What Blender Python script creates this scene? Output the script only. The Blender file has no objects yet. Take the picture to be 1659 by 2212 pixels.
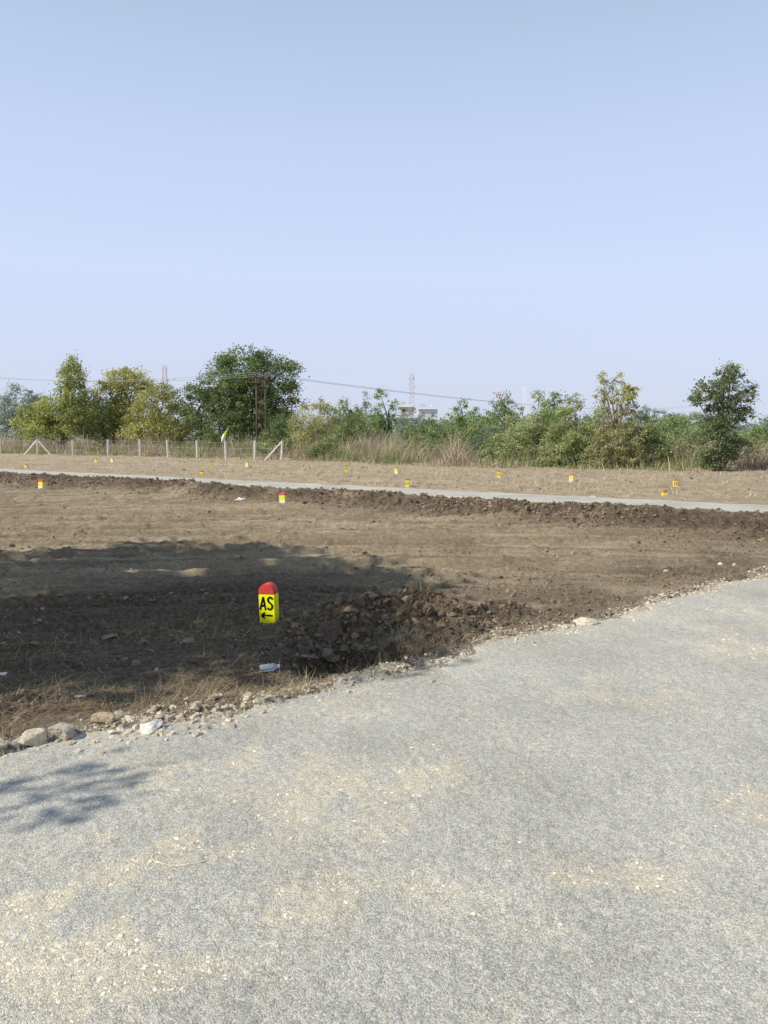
import bpy, bmesh, math, random
import numpy as np
from mathutils import Vector, Matrix, noise as mn
R = np.random.default_rng(7)
random.seed(7)
scene = bpy.context.scene
COL = scene.collection
scene.view_settings.view_transform = 'Standard'
scene.view_settings.look = 'None'
scene.view_settings.exposure = 0

# ------------------------------------------------------------------ helpers
def new_obj(name, data, kind=None, label=None, category=None, group=None, parent=None, loc=None):
    o = bpy.data.objects.new(name, data)
    COL.objects.link(o)
    if kind: o["kind"] = kind
    if label: o["label"] = label
    if category: o["category"] = category
    if group: o["group"] = group
    if parent: o.parent = parent
    if loc is not None: o.location = loc
    return o

def np_mesh(name, verts, faces, mat=None, smooth=False, cols=None, cname="Col"):
    verts = np.asarray(verts, dtype=np.float32); faces = np.asarray(faces, dtype=np.int32)
    me = bpy.data.meshes.new(name)
    me.vertices.add(len(verts)); me.vertices.foreach_set("co", verts.ravel())
    nf, k = faces.shape
    me.loops.add(nf*k); me.loops.foreach_set("vertex_index", faces.ravel())
    me.polygons.add(nf)
    me.polygons.foreach_set("loop_start", np.arange(0, nf*k, k, dtype=np.int32))
    me.polygons.foreach_set("use_smooth", np.full(nf, smooth, dtype=bool))
    if cols is not None:
        a = me.attributes.new(cname, 'FLOAT_COLOR', 'POINT')
        c = np.ones((len(verts), 4), dtype=np.float32); c[:, :3] = cols
        a.data.foreach_set("color", c.ravel())
    me.update(calc_edges=True)
    if mat: me.materials.append(mat)
    return me

class MB:
    """small mesh accumulator for hard objects"""
    def __init__(s): s.v = []; s.f = []
    def box(s, c, d, rot=None):
        b = len(s.v)
        for i in (-1, 1):
            for j in (-1, 1):
                for k in (-1, 1):
                    p = Vector((i*d[0]/2, j*d[1]/2, k*d[2]/2))
                    if rot: p = rot @ p
                    s.v.append(tuple(p + Vector(c)))
        for q in ((0,1,3,2),(4,6,7,5),(0,4,5,1),(2,3,7,6),(0,2,6,4),(1,5,7,3)):
            s.f.append(tuple(b+i for i in q))
    def tube(s, pts, rad, n=6, cap=True):
        b = len(s.v); m = len(pts)
        P = [Vector(p) for p in pts]
        for i in range(m):
            t = (P[min(i+1, m-1)] - P[max(i-1, 0)])
            if t.length < 1e-9: t = Vector((0,0,1))
            t.normalize()
            a = Vector((1,0,0)) if abs(t.x) < .8 else Vector((0,1,0))
            u = t.cross(a).normalized(); w = t.cross(u)
            r = rad[i] if hasattr(rad, '__len__') else rad
            for k in range(n):
                an = 2*math.pi*k/n
                s.v.append(tuple(P[i] + u*math.cos(an)*r + w*math.sin(an)*r))
        for i in range(m-1):
            for k in range(n):
                k2 = (k+1) % n
                s.f.append((b+i*n+k, b+i*n+k2, b+(i+1)*n+k2, b+(i+1)*n+k))
        if cap:
            s.f.append(tuple(b+k for k in reversed(range(n))))
            s.f.append(tuple(b+(m-1)*n+k for k in range(n)))
    def mesh(s, name, mat, smooth=False, bevel=0):
        me = bpy.data.meshes.new(name)
        me.from_pydata(s.v, [], s.f); me.update()
        bm = bmesh.new(); bm.from_mesh(me)
        bmesh.ops.recalc_face_normals(bm, faces=bm.faces)
        if bevel:
            bmesh.ops.bevel(bm, geom=list(bm.edges), offset=bevel, segments=2, affect='EDGES', profile=.6)
        bm.to_mesh(me); bm.free()
        for p in me.polygons: p.use_smooth = smooth
        me.materials.append(mat)
        return me

# ------------------------------------------------------------------ noise
def _h(ix, iy, seed):
    n = (ix.astype(np.int64)*374761393 + iy.astype(np.int64)*668265263 + seed*1442695041) & 0xffffffff
    n = ((n ^ (n >> 13))*1274126177) & 0xffffffff
    n = ((n ^ (n >> 16))*2246822519) & 0xffffffff
    n = n ^ (n >> 15)
    return (n & 0xffffff)/float(0xffffff)
def vn(x, y, seed=0):
    xi = np.floor(x); yi = np.floor(y); fx = x-xi; fy = y-yi
    fx = fx*fx*(3-2*fx); fy = fy*fy*(3-2*fy)
    a = _h(xi, yi, seed); b = _h(xi+1, yi, seed); c = _h(xi, yi+1, seed); d = _h(xi+1, yi+1, seed)
    return (a*(1-fx)+b*fx)*(1-fy) + (c*(1-fx)+d*fx)*fy
def fbm(x, y, oct=4, seed=0, gain=.5):
    s = 0; a = 1; t = 0
    for o in range(oct):
        s = s + a*vn(x*2**o+o*17.3, y*2**o-o*9.1, seed+o); t += a; a *= gain
    return s/t
def billow(x, y, oct=3, seed=0):
    s = 0; a = 1; t = 0
    for o in range(oct):
        s = s + a*np.abs(2*vn(x*2.1**o+o*7.3, y*2.1**o-o*3.1, seed+o)-1); t += a; a *= .6
    return s/t
def clods(x, y, cell, seed, dens=1.0):
    wx = x + cell*.9*(vn(x/cell*1.9, y/cell*1.9, seed+91)-.5)+cell*.4*(vn(x/cell*5, y/cell*5, seed+93)-.5)
    wy = y + cell*.9*(vn(x/cell*1.9+7, y/cell*1.9, seed+92)-.5)+cell*.4*(vn(x/cell*5, y/cell*5+9, seed+94)-.5)
    gx = np.floor(wx/cell); gy = np.floor(wy/cell); out = np.zeros_like(x)
    for i in (-1,0,1):
        for j in (-1,0,1):
            cx = gx+i; cy = gy+j
            px = (cx+_h(cx,cy,seed))*cell; py = (cy+_h(cx,cy,seed+1))*cell
            r = cell*(.15+.5*_h(cx,cy,seed+2)**1.5)
            on = _h(cx,cy,seed+3) < dens
            d2 = ((wx-px)**2+(wy-py)**2)/r**2
            out = np.maximum(out, np.where(on & (d2 < 1), r*np.sqrt(np.clip(1-d2,0,1)), 0))
    return out
def sst(a, b, x):
    t = np.clip((x-a)/(b-a), 0, 1); return t*t*(3-2*t)

# ------------------------------------------------------------------ terrain
EX = np.array([-60, -6, -1.89, -1.63, -.91, -.43, .09, .71, 1.83, 3.17, 4.45, 60.])
EY = np.array([-44, .35, 3.67, 3.99, 4.20, 4.62, 5.00, 5.74, 6.50, 7.75, 8.84, 54.5])
def d_road(x, y):            # >0 : field side of the near road's edge
    return (y-np.interp(x, EX, EY))*.78
def s_far(x, y): return y+.72*x
def base_h(x, y):
    d = d_road(x, y); s = s_far(x, y)
    h = .15*sst(16.4, 18.5, s)
    h = h - .06*sst(0, .5, d)*(1-sst(16, 18, s)) 
    h = h + .02*(fbm(x*.35, y*.35, 3, 5)-.5)*(1-.4*sst(40, 60, s))
    h = h - .10*sst(-8.6, -9.6, d)
    return h
def g2(x, y, cx, cy, rx, ry, rot=0):
    c, s_ = math.cos(rot), math.sin(rot); dx = x-cx; dy = y-cy
    u = (dx*c+dy*s_)/rx; v = (-dx*s_+dy*c)/ry
    return np.exp(-(u*u+v*v))
def pit_q(x, y):
    return np.sqrt(((x+.30)/.46)**2+((y-5.46)/.40)**2)+.45*(fbm(x*4, y*4, 3, 79)-.5)
def masks(x, y):
    d = d_road(x, y); s = s_far(x, y)
    wob = .7*(fbm(x*.45, y*.45, 3, 15)-.5)
    berm = np.exp(-((s-17.45+wob)/(.65+.8*fbm(x*.6+9, y*.6, 2, 16)))**2)*sst(19.2, 18.6, s)
    fld = sst(.0, .12, d)*(1-sst(18.0, 18.4, s))
    rough_edge = sst(0, .15, d)*(1-sst(1.0, 2.6, d + .9*(fbm(x*.8, y*.8, 2, 31)-.5)))
    r2 = sst(18.7, 18.9, s)*(1-sst(21.3, 21.5, s))
    f2 = sst(21.3, 22.0, s)
    return d, s, berm, fld, rough_edge, r2, f2
def grade_uv(x, y):
    a = .10
    u = x*math.cos(a)+y*math.sin(a); v = -x*math.sin(a)+y*math.cos(a)
    v = v + .022*(x+2.5)**2*(x < 12) + .35*(fbm(x*.22, y*.22, 2, 19)-.5)
    return u, v
def H(x, y):
    x = np.asarray(x, dtype=np.float64); y = np.asarray(y, dtype=np.float64)
    d, s, berm, fld, re, r2, f2 = masks(x, y)
    h = base_h(x, y)
    lown = fbm(x*.9, y*.9, 3, 11)
    crag = 1-billow(x*5, y*5, 4, 17)
    h = h + berm*(.02+.20*lown)*sst(.2, 1, d)
    cl = clods(x, y, .30, 40, .40)*.42 + clods(x, y, .14, 50, .65)*.55 + clods(x, y, .065, 60, .7)*.5
    h = h + (cl*.85+.15*(crag-.55))*np.clip(berm*1.3, 0, 1)*sst(.2, 1, d)
    # near rough strip
    cn = clods(x, y, .20, 70, .22)*.35 + clods(x, y, .09, 80, .5)*.5 + clods(x, y, .04, 90, .6)*.6
    patch = sst(.35, .7, fbm(x*1.3, y*1.3, 3, 33))
    rr = re*(.35+.65*patch)
    h = h + cn*rr*.65 + rr*.07*(crag-.5) + rr*.045*(fbm(x*13, y*13, 4, 12)-.4)
    # spoil heap and hollow beside the boundary stone
    heap = g2(x, y, .12, 6.50, .85, .40, .12) + .6*g2(x, y, -.26, 6.20, .28, .22) + .30*g2(x, y, 1.05, 6.80, .4, .25, .5)
    h = h + np.minimum(heap, 1.1)*(.12+.26*fbm(x*3.5, y*3.5, 5, 77, .6)) + heap*(cn*.6+.10*(crag-.5)+.05*(fbm(x*16, y*16, 3, 78)-.5))
    h = h - .34*(1-sst(.35, 1.0, pit_q(x, y))) - .14*g2(x, y, .40, 5.86, .40, .14, .6) - .10*g2(x, y, -.5, 5.9, .3, .2)
    h = h + .15*g2(x, y, .16, 5.66, .20, .15)*(1+.8*(crag-.5)) + .05*g2(x, y, -.05, 5.02, .35, .07, .6)
    h = h + .05*g2(x, y, -1.0, 4.55, .5, .16, .3)*sst(0, .1, d)
    # graded streaks in the middle of the field
    u, v = grade_uv(x, y)
    st = fbm(u*.25, v*5.5, 4, 21, .6); st_b = fbm(u*.22+5, v*1.3, 3, 29)
    mid = fld*(1-re)*(1-np.clip(berm, 0, 1))
    h = h + mid*(.15*(st-.5) + .06*(st_b-.5) + .04*(fbm(x*8, y*8, 3, 22)-.5) + clods(x, y, .11, 100, .40)*.32 + clods(x, y, .20, 104, .12)*.30)
    rp = sst(.28, .48, fbm(u*.2, v*.6, 2, 47)); lug = .5+.9*fbm(u*5, v*2, 2, 48)
    for per, o1 in ((1.05, .35), (1.05, .72)):
        m_ = np.mod(v, per)-o1
        h = h + mid*rp*(-.05*np.exp(-(m_/.055)**2)+.065*lug*np.exp(-((m_-.10)/.045)**2))
    # second field
    st2 = fbm(x*.3+y*.25, (y+.6*x)*1.1, 4, 25)
    far = 1-sst(45, 90, np.hypot(x, y))
    h = h + f2*(.18*(st2-.5)+clods(x, y, .26, 130, .35)*.30+.08*(fbm(x*3, y*3, 3, 26)-.5))*far
    onr = 1-sst(0, .1, d)
    h = h + onr*(.012*(fbm(x*2, y*2, 3, 61)-.5)+.006*(fbm(x*14, y*14, 3, 63)-.5))
    rr_ = np.hypot(x, y)
    h = h + sst(150, 900, rr_)*(2.0*(fbm(x/260, y/260, 3, 66)-.5))
    return h

fr = np.radians(np.linspace(-36, 36, 760))
side = np.radians(np.concatenate([np.linspace(36, 324, 90)[1:-1]]))
ang = np.concatenate([fr, side])
r1 = np.exp(np.arange(math.log(.9), math.log(12), .0036))
r2_ = np.arange(12.04, 24, .034)
r3 = np.exp(np.arange(math.log(24.1), math.log(70), .009))
r4 = np.exp(np.linspace(math.log(71), math.log(4500), 60))
rad = np.concatenate([[.02, .3, .6], r1, r2_, r3, r4])
A, RR = np.meshgrid(ang, rad)
GX = RR*np.sin(A); GY = RR*np.cos(A)
NR, NA = GX.shape
GZ = H(GX.ravel(), GY.ravel()).reshape(NR, NA)
idx = np.arange(NR*NA).reshape(NR, NA)
nxt = np.roll(idx, -1, axis=1)
quads = np.stack([idx[:-1], nxt[:-1], nxt[1:], idx[1:]], axis=-1).reshape(-1, 4)[:, ::-1]

def cream_mask(x, y):
    n = fbm(x*1.3+3, y*1.3, 4, 201)
    n2 = fbm(x*6, y*6, 4, 207)
    m = .65*sst(.50, .70, n*.55+n2*.45)
    for cx, cy, rx, ry, w in ((-1.15, 2.35, .6, .4, 1.1), (-.95, 2.9, .2, .09, 1.4), (.2, 3.5, .35, .12, 1.0), (2.55, 5.7, .3, .3, 1.1),
                              (3.4, 6.9, .5, .25, .9), (-.2, 2.5, .45, .12, .9), (.75, 2.6, .35, .2, .9), (-.9, 3.6, .5, .15, .8), (1.3, 4.6, .2, .15, .6), (-.4, 3.2, .25, .1, .8), (1.6, 3.2, .3, .12, .7)):
        m = m + w*g2(x, y, cx, cy, rx, ry, .2)*sst(.32, .68, n2)*1.3
    return np.clip(m, 0, 1)

# ------------------------------------------------------------------ materials
def mat_new(name):
    m = bpy.data.materials.new(name); m.use_nodes = True
    nt = m.node_tree; b = nt.nodes["Principled BSDF"]
    return m, nt, b
def N(nt, t, **kw):
    n = nt.nodes.new(t)
    for k, v in kw.items():
        if k.startswith("i_"): n.inputs[k[2:].replace("_", " ")].default_value = v
        else: setattr(n, k, v)
    return n
def L(nt, a, b): nt.links.new(a, b)
def mixc(nt, f, a, b, blend='MIX'):
    n = nt.nodes.new("ShaderNodeMix"); n.data_type = 'RGBA'; n.blend_type = blend
    for sock, v in ((n.inputs[0], f), (n.inputs[6], a), (n.inputs[7], b)):
        if isinstance(v, bpy.types.NodeSocket): nt.links.new(v, sock)
        elif isinstance(v, (int, float)): sock.default_value = v
        else: sock.default_value = (*v, 1)
    return n.outputs[2]
def ramp(nt, src, stops):
    n = nt.nodes.new("ShaderNodeValToRGB"); e = n.color_ramp.elements
    while len(e) < len(stops): e.new(.5)
    for i, (p, c) in enumerate(stops):
        e[i].position = p; e[i].color = (*c, 1) if hasattr(c, '__len__') else (c, c, c, 1)
    nt.links.new(src, n.inputs[0]); return n.outputs[0]
def simple(name, col, rough=.7, var=.15, scale=20, bump=.0, metallic=0):
    m, nt, b = mat_new(name)
    geo = N(nt, "ShaderNodeTexCoord")
    no = N(nt, "ShaderNodeTexNoise", i_Scale=scale, i_Detail=5)
    L(nt, geo.outputs["Object"], no.inputs["Vector"])
    lo = tuple(c*(1-var) for c in col); hi = tuple(min(1, c*(1+var)) for c in col)
    L(nt, ramp(nt, no.outputs["Fac"], [(.3, lo), (.7, hi)]), b.inputs["Base Color"])
    b.inputs["Roughness"].default_value = rough; b.inputs["Metallic"].default_value = metallic
    b.inputs["Specular IOR Level"].default_value = .3
    if bump:
        bp = N(nt, "ShaderNodeBump", i_Strength=.6, i_Distance=bump)
        L(nt, no.outputs["Fac"], bp.inputs["Height"]); L(nt, bp.outputs[0], b.inputs["Normal"])
    return m

# soil
m_soil, nt, b = mat_new("soil")
pos = N(nt, "ShaderNodeNewGeometry").outputs["Position"]
att = N(nt, "ShaderNodeAttribute", attribute_name="mask"); sep = N(nt, "ShaderNodeSeparateColor"); L(nt, att.outputs["Color"], sep.inputs[0])
n1 = N(nt, "ShaderNodeTexNoise", i_Scale=1.3, i_Detail=8, i_Roughness=.65); L(nt, pos, n1.inputs["Vector"])
n2 = N(nt, "ShaderNodeTexNoise", i_Scale=22, i_Detail=6, i_Roughness=.7); L(nt, pos, n2.inputs["Vector"])
n3 = N(nt, "ShaderNodeTexNoise", i_Scale=110, i_Detail=4, i_Roughness=.7); L(nt, pos, n3.inputs["Vector"])
mp = N(nt, "ShaderNodeMapping"); mp.inputs["Scale"].default_value = (5, 45, 5); mp.inputs["Rotation"].default_value = (0, 0, .3); L(nt, pos, mp.inputs["Vector"])
n4 = N(nt, "ShaderNodeTexNoise", i_Scale=1.5, i_Detail=6, i_Roughness=.75); L(nt, mp.outputs[0], n4.inputs["Vector"])
dry = ramp(nt, n1.outputs["Fac"], [(.3, (.36, .275, .178)), (.5, (.45, .352, .236)), (.72, (.54, .432, .30))])
ast = N(nt, "ShaderNodeAttribute", attribute_name="streak")
dry = mixc(nt, 1.0, dry, ramp(nt, ast.outputs["Fac"], [(.32, .68), (.5, .97), (.64, 1.15)]), 'MULTIPLY')
wet_shade = ramp(nt, n2.outputs["Fac"], [(.3, (.095, .067, .045)), (.7, (.225, .166, .112))])  # moist soil tone, also used for the painted shade
c = mixc(nt, sep.outputs[0], dry, wet_shade)
sv = ramp(nt, n2.outputs["Fac"], [(.32, .66), (.68, 1.2)])
c = mixc(nt, 1.0, c, sv, 'MULTIPLY')
sv3 = ramp(nt, n3.outputs["Fac"], [(.32, .74), (.68, 1.18)])
c = mixc(nt, 1.0, c, sv3, 'MULTIPLY')
stf = ramp(nt, n4.outputs["Fac"], [(.56, 0.0), (.68, 1.0)])
mul = N(nt, "ShaderNodeMath", operation='MULTIPLY'); L(nt, stf, mul.inputs[0]); L(nt, sep.outputs[2], mul.inputs[1])
c = mixc(nt, mul.outputs[0], c, (.56, .465, .32))
v1 = N(nt, "ShaderNodeTexVoronoi", i_Scale=75); L(nt, pos, v1.inputs["Vector"])
tanc = ramp(nt, v1.outputs["Color"], [(.1, (.32, .265, .19)), (.6, (.51, .44, .325)), (.95, (.63, .56, .44))])
c = mixc(nt, sep.outputs[1], c, tanc)
L(nt, c, b.inputs["Base Color"]); b.inputs["Roughness"].default_value = .95; b.inputs["Specular IOR Level"].default_value = .1
ad = N(nt, "ShaderNodeMath", operation='ADD'); L(nt, n2.outputs["Fac"], ad.inputs[0]); L(nt, n3.outputs["Fac"], ad.inputs[1])
bp = N(nt, "ShaderNodeBump", i_Strength=1.0, i_Distance=.03); L(nt, ad.outputs[0], bp.inputs["Height"]); L(nt, bp.outputs[0], b.inputs["Normal"])

# gravel road
m_grav, nt, b = mat_new("gravel_surface")
pos = N(nt, "ShaderNodeNewGeometry").outputs["Position"]
att = N(nt, "ShaderNodeAttribute", attribute_name="mask"); sep = N(nt, "ShaderNodeSeparateColor"); L(nt, att.outputs["Color"], sep.inputs[0])
v1 = N(nt, "ShaderNodeTexVoronoi", i_Scale=160); L(nt, pos, v1.inputs["Vector"])
v2 = N(nt, "ShaderNodeTexVoronoi", i_Scale=300); L(nt, pos, v2.inputs["Vector"])
n1 = N(nt, "ShaderNodeTexNoise", i_Scale=1.1, i_Detail=6, i_Roughness=.6); L(nt, pos, n1.inputs["Vector"])
n2 = N(nt, "ShaderNodeTexNoise", i_Scale=28, i_Detail=5, i_Roughness=.7); L(nt, pos, n2.inputs["Vector"])
sc = N(nt, "ShaderNodeSeparateColor"); L(nt, v1.outputs["Color"], sc.inputs[0])
grey = ramp(nt, sc.outputs[0], [(.0, (.36, .342, .306)), (.4, (.49, .468, .42)), (.75, (.57, .545, .49)), (1, (.70, .67, .595))])
crm = ramp(nt, sc.outputs[1], [(.0, (.50, .44, .33)), (.5, (.66, .585, .445)), (1, (.78, .70, .55))])
gt = N(nt, "ShaderNodeMath", operation='GREATER_THAN')
md = N(nt, "ShaderNodeMath", operation='MULTIPLY_ADD'); L(nt, sep.outputs[0], md.inputs[0]); md.inputs[1].default_value = .74; md.inputs[2].default_value = .14
L(nt, md.outputs[0], gt.inputs[0]); L(nt, sc.outputs[2], gt.inputs[1])
c = mixc(nt, gt.outputs[0], grey, crm)
c = mixc(nt, 1.0, c, ramp(nt, n2.outputs["Fac"], [(.3, .84), (.7, 1.12)]), 'MULTIPLY')
c = mixc(nt, 1.0, c, ramp(nt, n1.outputs["Fac"], [(.3, .84), (.7, 1.13)]), 'MULTIPLY')
c = mixc(nt, 1.0, c, ramp(nt, v1.outputs["Distance"], [(.0, 1.05), (.8, .76)]), 'MULTIPLY')
L(nt, c, b.inputs["Base Color"]); b.inputs["Roughness"].default_value = .9; b.inputs["Specular IOR Level"].default_value = .1
ad = N(nt, "ShaderNodeMath", operation='ADD'); L(nt, v1.outputs["Distance"], ad.inputs[0]); L(nt, v2.outputs["Distance"], ad.inputs[1])
bp = N(nt, "ShaderNodeBump", i_Strength=.65, i_Distance=.0045); bp.invert = True
L(nt, ad.outputs[0], bp.inputs["Height"]); L(nt, bp.outputs[0], b.inputs["Normal"])

def vcol_mat(name, rough=.85, transl=0.0, var=0.0):
    m, nt, b = mat_new(name)
    at = N(nt, "ShaderNodeAttribute", attribute_name="Col")
    c = at.outputs["Color"]
    if var:
        p = N(nt, "ShaderNodeNewGeometry").outputs["Position"]
        no = N(nt, "ShaderNodeTexNoise", i_Scale=var, i_Detail=4); L(nt, p, no.inputs["Vector"])
        c = mixc(nt, 1.0, c, ramp(nt, no.outputs["Fac"], [(.3, .75), (.7, 1.2)]), 'MULTIPLY')
    L(nt, c, b.inputs["Base Color"]); b.inputs["Roughness"].default_value = rough; b.inputs["Specular IOR Level"].default_value = .15
    if transl:
        t = N(nt, "ShaderNodeBsdfTranslucent"); L(nt, c, t.inputs["Color"])
        mx = N(nt, "ShaderNodeMixShader"); mx.inputs[0].default_value = transl
        out = nt.nodes["Material Output"]
        L(nt, b.outputs[0], mx.inputs[1]); L(nt, t.outputs[0], mx.inputs[2]); L(nt, mx.outputs[0], out.inputs["Surface"])
    return m
m_leaf = vcol_mat("foliage", .65, .40)
m_grass = vcol_mat("dry_grass_blades", .8, .25)
m_peb = vcol_mat("stone_chips", .9, 0, 150)
m_clod = vcol_mat("soil_lumps", .95, 0, 60)
m_bark = simple("bark", (.13, .105, .08), .9, .35, 6, .01)
m_twig = simple("dry_twigs", (.34, .28, .20), .9, .3, 6)
m_conc = simple("whitewashed_concrete", (.74, .71, .62), .85, .12, 12, .003)
m_yel = simple("yellow_paint", (.90, .87, .012), .55, .07, 9, .001)
m_red = simple("red_paint", (.64, .06, .045), .55, .15, 14, .001)
m_wht = simple("white_paint", (.75, .74, .68), .7, .10, 14, .001)
m_yel2 = simple("hazed_yellow_paint", (.80, .74, .10), .6, .10, 9, .001)
m_red2 = simple("hazed_red_paint", (.58, .13, .09), .6, .15, 14, .001)  # yellow and red of the far stones dulled in place of haze
m_blk = simple("black_paint", (.012, .012, .012), .6, .2, 30)
m_cem = simple("grey_cement", (.38, .36, .32), .9, .25, 40, .004)
m_rust = simple("rusty_steel", (.105, .068, .055), .8, .3, 3)
m_wire = simple("weathered_wire", (.36, .37, .39), .6, .1, 3)
m_por = simple("porcelain", (.2, .13, .10), .3, .1, 3)
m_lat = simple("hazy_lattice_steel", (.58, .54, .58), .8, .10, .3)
m_lat2 = simple("haze_pale_lattice_steel", (.70, .74, .82), .8, .05, .3)  # distance haze is mixed into both tower colours

# ------------------------------------------------------------------ ground sheet
x = GX.ravel(); y = GY.ravel()
d, s, berm, fld, re, r2m, f2 = masks(x, y)
heap = g2(x, y, .12, 6.50, 1.0, .55, .12) + 1.3*(1-sst(.8, 1.25, pit_q(x, y)))  # dark heap soil; pit soil darkened as well, painting in its shade
wet_shade_m = np.clip(berm*1.0*sst(.15, .55, fbm(x*1.1, y*1.1, 3, 299)+.14) + re*.62*sst(.3, .65, fbm(x*1.5, y*1.5, 3, 300)) + heap*.85 + .22*sst(.5, .75, fbm(x*.5, y*1.5, 4, 301))*fld, 0, 1)
wet_shade_m = np.maximum(wet_shade_m, .80*sst(.12, .5, g2(x, y, -3.2, 6.6, 3.8, 2.4)*fld)*(1-sst(3.6, 5, d)))  # tree shadow painted in: soil colour darkened where it falls
wet_shade_m = wet_shade_m*(1-.9*f2)
tan = np.exp(-np.clip(d, 0, 9)/.18)*sst(.34, .60, fbm(x*3, y*3, 4, 302)+.22*np.exp(-np.clip(d, 0, 9)/.06))
tan = np.maximum(tan, .9*g2(x, y, -1.25, 4.3, .35, .10, .4)*(d > 0))
tan = np.maximum(tan, sst(21.9, 21.4, s)*sst(18.2, 18.8, s)*.6)
tan = np.maximum(tan, .6*g2(x, y, -1.2, 19.3, 1.2, .25, -.62))
tan = tan*sst(.9, 1.2, pit_q(x, y))
straw = np.clip(fld*(.20+.55*sst(.45, .70, fbm(x*.7, y*1.4, 3, 303))) + f2*.9, 0, 1)*(1-np.clip(berm, 0, 1)*.8)
me = np_mesh("ground", np.stack([x, y, GZ.ravel()], 1), quads, m_soil, True, np.stack([wet_shade_m, tan, straw], 1), "mask")
gu, gv = grade_uv(x, y)
stv = .5*fbm(gu*.25, gv*5.5, 4, 21, .6)+.5*fbm(gu*.4, gv*9, 3, 23)
stv = np.where(f2 > .5, .55+.25*(fbm(x*.3+y*.25, (y+.6*x)*1.1, 4, 25)-.5), stv)
aa = me.attributes.new("streak", 'FLOAT', 'POINT'); aa.data.foreach_set("value", stv.astype(np.float32))
new_obj("ground", me, kind="structure", label="brown levelled bare soil field with rough clods and ruts", category="ground")

def sheet(name, sel_v, z, cols, label):
    q = quads
    ok = sel_v[q].all(axis=1)
    q = q[ok]; used = np.unique(q); remap = -np.ones(len(x), dtype=np.int64); remap[used] = np.arange(len(used))
    me = np_mesh(name, np.stack([x[used], y[used], z[used]], 1), remap[q], m_grav, True, cols[used], "mask")
    new_obj(name, me, kind="structure", label=label, category="road")
edge_n = .46*(fbm(x*2.2, y*2.2, 4, 401)-.5)+.30*(fbm(x*7, y*7, 4, 402)-.5)
dd = d+edge_n
base_r = base_h(x, y)+.012*(fbm(x*2, y*2, 3, 61)-.5)+.006*(fbm(x*14, y*14, 3, 63)-.5)
z1 = base_r + .007*(fbm(x*30, y*30, 2, 64)) + .010 - .08*sst(-.02, .22, dd) - .3*sst(.22, .38, dd)
z1 = np.where(dd < -.02, np.maximum(z1, GZ.ravel()+.004), z1)
cm = cream_mask(x, y)
cm1 = np.clip(cm + .8*np.exp(-np.abs(np.minimum(dd, 0))/.22)*sst(.3, .6, fbm(x*4, y*4, 3, 404)), 0, 1)
sheet("gravel_road", (dd < .42) & (d > -8.6) & (np.hypot(x, y) < 300), z1, np.stack([cm1, cm1*0, cm1*0], 1), "wide grey crushed stone road with cream patches")
s2 = s+.55*(fbm(x*1.3, y*1.3, 4, 405)-.5)
z2 = base_h(x, y)+.035 - .12*sst(19.0, 18.75, s2) - .12*sst(21.2, 21.5, s2)
keep = (s2 > 18.5) & (s2 < 21.8) & (x > -150) & (x < 60) & (d > .4)
cm2 = np.clip(.45*sst(.45, .7, fbm(x*1.5, y*1.5, 3, 406)) + .6*sst(20.7, 21.4, s2)+.6*sst(19.5, 18.9, s2), 0, 1)
sheet("gravel_lane", keep, z2, np.stack([cm2, cm2*0, cm2*0], 1), "narrow grey gravel lane raised above the field")

# ------------------------------------------------------------------ scatter of lumps
ico = bmesh.new(); bmesh.ops.create_icosphere(ico, subdivisions=1, radius=1)
IV = np.array([v.co[:] for v in ico.verts]); IF = np.array([[v.index for v in f.verts] for f in ico.faces]); ico.free()
def rot_m(n):
    q = R.normal(size=(n, 4)); q /= np.linalg.norm(q, axis=1)[:, None]
    w, a, b_, c_ = q.T
    return np.stack([np.stack([1-2*(b_*b_+c_*c_), 2*(a*b_-c_*w), 2*(a*c_+b_*w)], 1),
                     np.stack([2*(a*b_+c_*w), 1-2*(a*a+c_*c_), 2*(b_*c_-a*w)], 1),
                     np.stack([2*(a*c_-b_*w), 2*(b_*c_+a*w), 1-2*(a*a+b_*b_)], 1)], 1)
def lumps(px, py, size, col, jit=.25, sink=.3, zoff=0.0, flat=.75):
    n = len(px)
    v = IV[None]*(1+R.uniform(-jit, jit, (n, len(IV), 1)))
    v = v*R.uniform(.5, 1.2, (n, 1, 3))
    v = np.einsum('nij,nkj->nki', rot_m(n), v)
    v[:, :, 2] *= flat
    v = v*(size[:, None, None]/2)
    z = H(px, py)+zoff
    v[:, :, 0] += px[:, None]; v[:, :, 1] += py[:, None]; v[:, :, 2] += (z+size*(.5-sink)*flat)[:, None]
    f = IF[None]+(np.arange(n)*len(IV))[:, None, None]
    c = np.repeat(col, len(IV), axis=0)
    return v.reshape(-1, 3), f.reshape(-1, 3), c

# gravel chips on the near road
n = 110000
t = R.uniform(0, 1, n)
py = 1.75*np.exp(t*math.log(7.0/1.75)); px = R.uniform(-.60, .60, n)*py
dn = d_road(px, py); k = dn < .05; px, py = px[k], py[k]
cmk = cream_mask(px, py); n = len(px)
isc = R.uniform(0, 1, n) < (.12+.83*cmk)
g = R.uniform(.32, .70, n)
cg = np.stack([g*1.0, g*.965, g*.89], 1); w = R.uniform(.54, .84, n)
cc = np.stack([w, w*.89, w*.70], 1)
colr = np.where(isc[:, None], cc, cg)
size = np.where(isc, R.uniform(.005, .011, n)+(.008+.012*cmk)*R.uniform(0, 1, n)**6, R.uniform(.004, .0080, n))*(.8+.05*py)
v, f, c = lumps(px, py, size, colr, .25, .38, .008, .65)
me = np_mesh("gravel", v, f, m_peb, False, c); new_obj("gravel", me, kind="stuff", label="loose grey and cream crushed stone chips on the road", category="gravel")

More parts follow.
